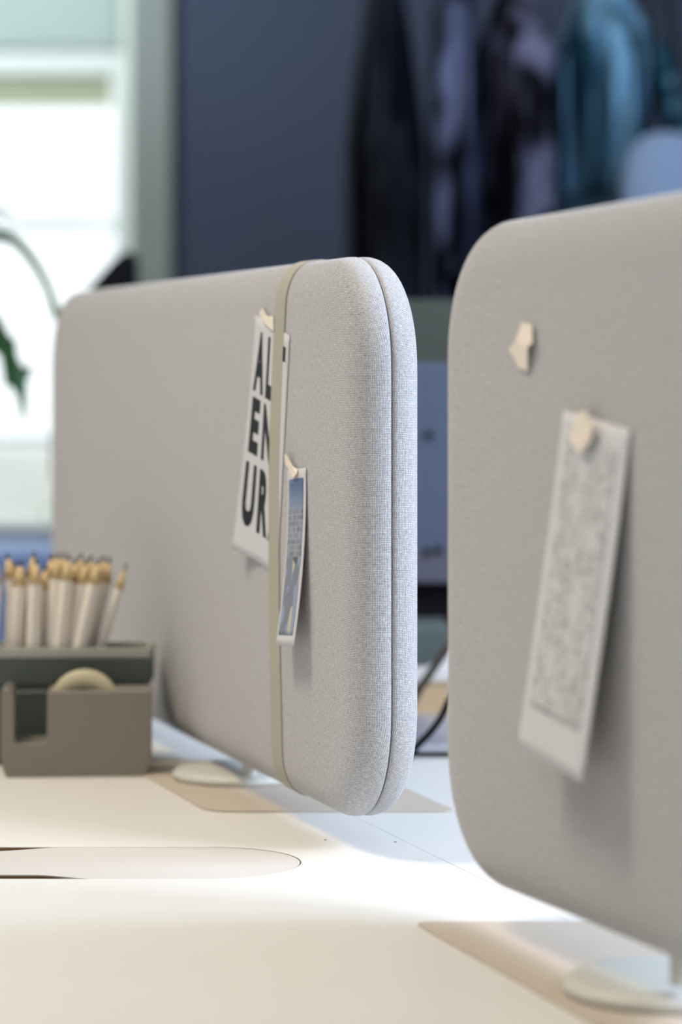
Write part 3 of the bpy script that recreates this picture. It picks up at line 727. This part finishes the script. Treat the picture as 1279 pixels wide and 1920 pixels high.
for pts, r0 in (([(-190, 560), (-90, 470), (-40, 445), (0, 443), (28, 452), (55, 480), (80, 520), (98, 560)], .010), ([(-150, 620), (-110, 480), (-50, 405), (-10, 392), (20, 400)], .005), ([(-180, 590), (-120, 560), (-60, 545), (-30, 560)], .004), ([(-190, 580), (-150, 450), (-110, 380), (-100, 350)], .004)):
    q = catmull([L_(x, y) for x, y in pts]); q[0] = Vector((-.02, -.02, 1.21)); obj('stem', tube(q, [r0*(1-.55*i/len(q)) for i in range(len(q))]), M_stem, plant, True)
for ox, oy in ((-170, 60), (-60, -170), (-250, -120)):
    leaf([(ox+x, oy+y) for x, y in [(-30, 560), (-2, 600), (20, 640), (28, 680), (52, 690), (40, 715), (42, 770), (28, 735), (6, 724), (-8, 680), (-40, 700), (-75, 640), (-62, 590)]])
leaf([(86, 536), (96, 552), (110, 575), (118, 600), (110, 612), (98, 590), (90, 565)])

# ------------------------------------------------------------------ black chair behind the middle screen
ch = thing('office_chair', 'black office chair whose back peeks above the middle screen near window', 'chair', (-.40, 4.6, 0))
def K(x, y): p = P(x, y, 4.6); return (p.x+.40, p.z)
ol = [K(96, 900), K(98, 650), K(128, 590), (K(160, 545)), K(188, 512), K(214, 484), K(232, 472), K(246, 470), K(256, 482), K(258, 640), K(258, 900)]
obj('backrest', prism_y(ol, 0, .05), M_black, ch, bevel=.012, seg=3)
obj('back_bar', BX(-.03, .03, .05, .07, .42, .95), M_black, ch)
obj('seat', BX(-.24, .24, -.46, .02, .42, .49), M_black, ch, bevel=.03, seg=3)
obj('column', lathe([(0, .1), (.03, .1), (.03, .42), (0, .42)], 20, c=(0, -.2, 0)), M_black, ch)
for k in range(5):
    a = 2*PI*k/5; lg = obj('leg', tube([(0, -.2, .11), (.27*math.cos(a), -.2+.27*math.sin(a), .07)], .018), M_black, ch)
    obj('castor', lathe([(0, 0), (.02, .0), (.028, .025), (.02, .05), (0, .05)], 16, c=(.27*math.cos(a), -.2+.27*math.sin(a), 0)), M_black, lg, True)

# ------------------------------------------------------------------ coats on a rail before the navy wall
rail = thing('coat_rail', 'black coat rail carrying the dark coats and teal jacket', 'coat rail', (.5, 5.2, 0))
obj('rail', tube([(-.55, 0, 1.86), (.9, 0, 1.86)], .012), M_black, rail)
for x in (-.40, .85):
    obj('post', tube([(x, 0, 0), (x, 0, 1.86)], .014), M_black, rail)
    obj('foot', tube([(x, -.25, .015), (x, .25, .015)], .014), M_black, rail)
def cloth(name, c1, c2, sc, stretch, lo=.42, hi=.6, rough=.85):
    m = mat(name, c1, rough); n, l = m.node_tree.nodes, m.node_tree.links
    n['Principled BSDF'].inputs['Specular IOR Level'].default_value = .1
    tc = n.new('ShaderNodeTexCoord'); mp = n.new('ShaderNodeMapping'); mp.inputs['Scale'].default_value = (sc, sc, sc*stretch); l.new(tc.outputs['Object'], mp.inputs[0])
    no = n.new('ShaderNodeTexNoise'); no.inputs['Scale'].default_value = 1; no.inputs['Detail'].default_value = 2; l.new(mp.outputs[0], no.inputs['Vector'])
    cr = n.new('ShaderNodeValToRGB'); cr.color_ramp.elements[0].position = lo; cr.color_ramp.elements[1].position = hi
    cr.color_ramp.elements[0].color = (*c1, 1); cr.color_ramp.elements[1].color = (*c2, 1); l.new(no.outputs['Fac'], cr.inputs[0]); l.new(cr.outputs[0], n['Principled BSDF'].inputs['Base Color'])
    return m
def coat(label, cat, name, x, y, w, d, zb_, m, kf, amp, seed, sleeve=1, zs=1.80, slope=.10):
    # a garment on a hanger: rings from the collar over the sloping shoulders down to the hem, rippled into hanging folds
    r = thing(name, label, cat, (x, y, 0), 0, None)
    rnd = random.Random(seed); ph = [rnd.uniform(0, 6.28) for _ in range(6)]
    bm = bmesh.new(); N = 160; rings = []
    levels = [(zs+.035, .22, .14), (zs+.02, .26, .2), (zs, .36, .3)]+[(zs-slope*t, .36+.64*t**.8, .3+.7*t**.8) for t in (.25, .5, .75, 1)]
    z1 = zs-slope; nlev = 30
    levels += [(z1-(z1-zb_)*i/nlev, 1, 1+.06*i/nlev) for i in range(1, nlev+1)]
    for z, fx, fy in levels:
        f = max(0, min(1, (zs-z)/.25)); ring = []
        for i in range(N):
            a = 2*PI*i/N
            s = 1+f*amp*(.6*math.sin(kf*a+ph[0]+1.2*math.sin(z*5+ph[1]))+.4*math.sin((kf*2+1)*a+ph[2]-z*3)+.3*math.sin((kf-3)*a+ph[3]+z*7))
            ca, sa = math.cos(a), math.sin(a); ca = math.copysign(abs(ca)**.8, ca)
            ring.append(bm.verts.new((w/2*fx*ca*(1+.12*(s-1)), d/2*fy*sa*(1+.8*(s-1)), z)))
        rings.append(ring)
    for a, b in zip(rings, rings[1:]):
        for i in range(N): bm.faces.new((a[i], a[(i+1) % N], b[(i+1) % N], b[i]))
    bm.faces.new(rings[0]); bm.faces.new(rings[-1])
    obj('body', bm, m, r, True)
    if sleeve:
        for s in (-1, 1):
            px_ = w*.12*math.sin(ph[5]+s)
            pts = [(0, s*d*.40, z1+.01), (px_, s*(d*.50), z1-.05), (px_*1.3, s*(d*.54), z1-.28), (px_, s*(d*.52), z1-.52)]
            q = catmull(pts, 10); sr = min(.042, w*.34)
            obj('sleeve', tube(q, [sr*(1+.10*math.sin(i*.9+ph[4])) for i in range(len(q))], 20), m, r, True)
    obj('hanger', tube(catmull([(0, 0, zs+.02), (0, 0, 1.845), (0, .010, 1.868), (0, 0, 1.882), (0, -.010, 1.868)], 6), .003), M_alu, r)
    return r
mblk = cloth('black wool', (.003, .004, .007), (.012, .016, .03), 9, .3)
mpat = cloth('dark mottled cloth', (.003, .004, .009), (.14, .17, .31), 13, .4, .45, .62)
mpat2 = cloth('dark mottled wool', (.004, .004, .008), (.17, .18, .30), 14, .5, .45, .62)
mteal = cloth('teal nylon with painted folds', (.012, .06, .10), (.22, .46, .70), 15, .12, .42, .58, rough=.5)  # fold highlights and the dark between them are painted into this streaked colour
coat('black long coat hanging leftmost on the rail widened for the shade on the navy wall', 'coat', 'hanging_coat', .080, 5.2, .15, .40, .75, mblk, 7, .3, 1, zs=1.835, slope=.33)  # width and sloping shoulder also stand in for shadow on the wall
coat('dark coat with one blue grey streaked side, hanging beside the leftmost black coat', 'coat', 'hanging_coat', .207, 5.2, .085, .42, .8, mpat, 6, .5, 5, zs=1.835, slope=.05)
coat('black coat with grey purple patches hanging next to the teal jacket', 'coat', 'hanging_coat', .318, 5.2, .13, .40, .8, mpat2, 8, .5, 9, zs=1.81, slope=.12)
jk = coat('teal blue jacket with deep folds hanging at upper right', 'jacket', 'hanging_jacket', .475, 5.2, .17, .36, 1.42, mteal, 9, .5, 14, sleeve=0, zs=1.825, slope=.17)
jo = Vector((.475, 5.2, 0))
for pts in (((1135, 30), (1185, 60), (1232, 125), (1268, 200), (1290, 300), (1296, 420)), ((1085, 70), (1075, 130), (1072, 230), (1070, 360), (1072, 430))):
    q = catmull([P(x, y, 5.17)-jo for x, y in pts], 10)
    obj('sleeve', tube(q, [.034*(1+.13*math.sin(i*1.1)) for i in range(len(q))], 24), mteal, jk, True)
bag = thing('hanging_bag', 'pale blue rounded bag hanging below the teal jacket at right', 'bag', (.555, 4.85, 0))
mb_ = mat('pale blue canvas', (.23, .33, .52), .8)
bm = bmesh.new(); bmesh.ops.create_uvsphere(bm, u_segments=40, v_segments=24, radius=1)
for v in bm.verts: v.co = Vector((math.copysign(abs(v.co.x)**.8, v.co.x)*.078, math.copysign(abs(v.co.y)**.8, v.co.y)*.04, 1.405+math.copysign(abs(v.co.z)**.75, v.co.z)*.105))
obj('bag_body', bm, mb_, bag, True)
obj('bag_strap', tube(catmull([(-.03, 0, 1.44), (-.015, .1, 1.62), (0, .3, 1.86), (.02, .32, 1.875), (.03, .1, 1.62), (.03, 0, 1.44)]), .005), M_black, bag, True)
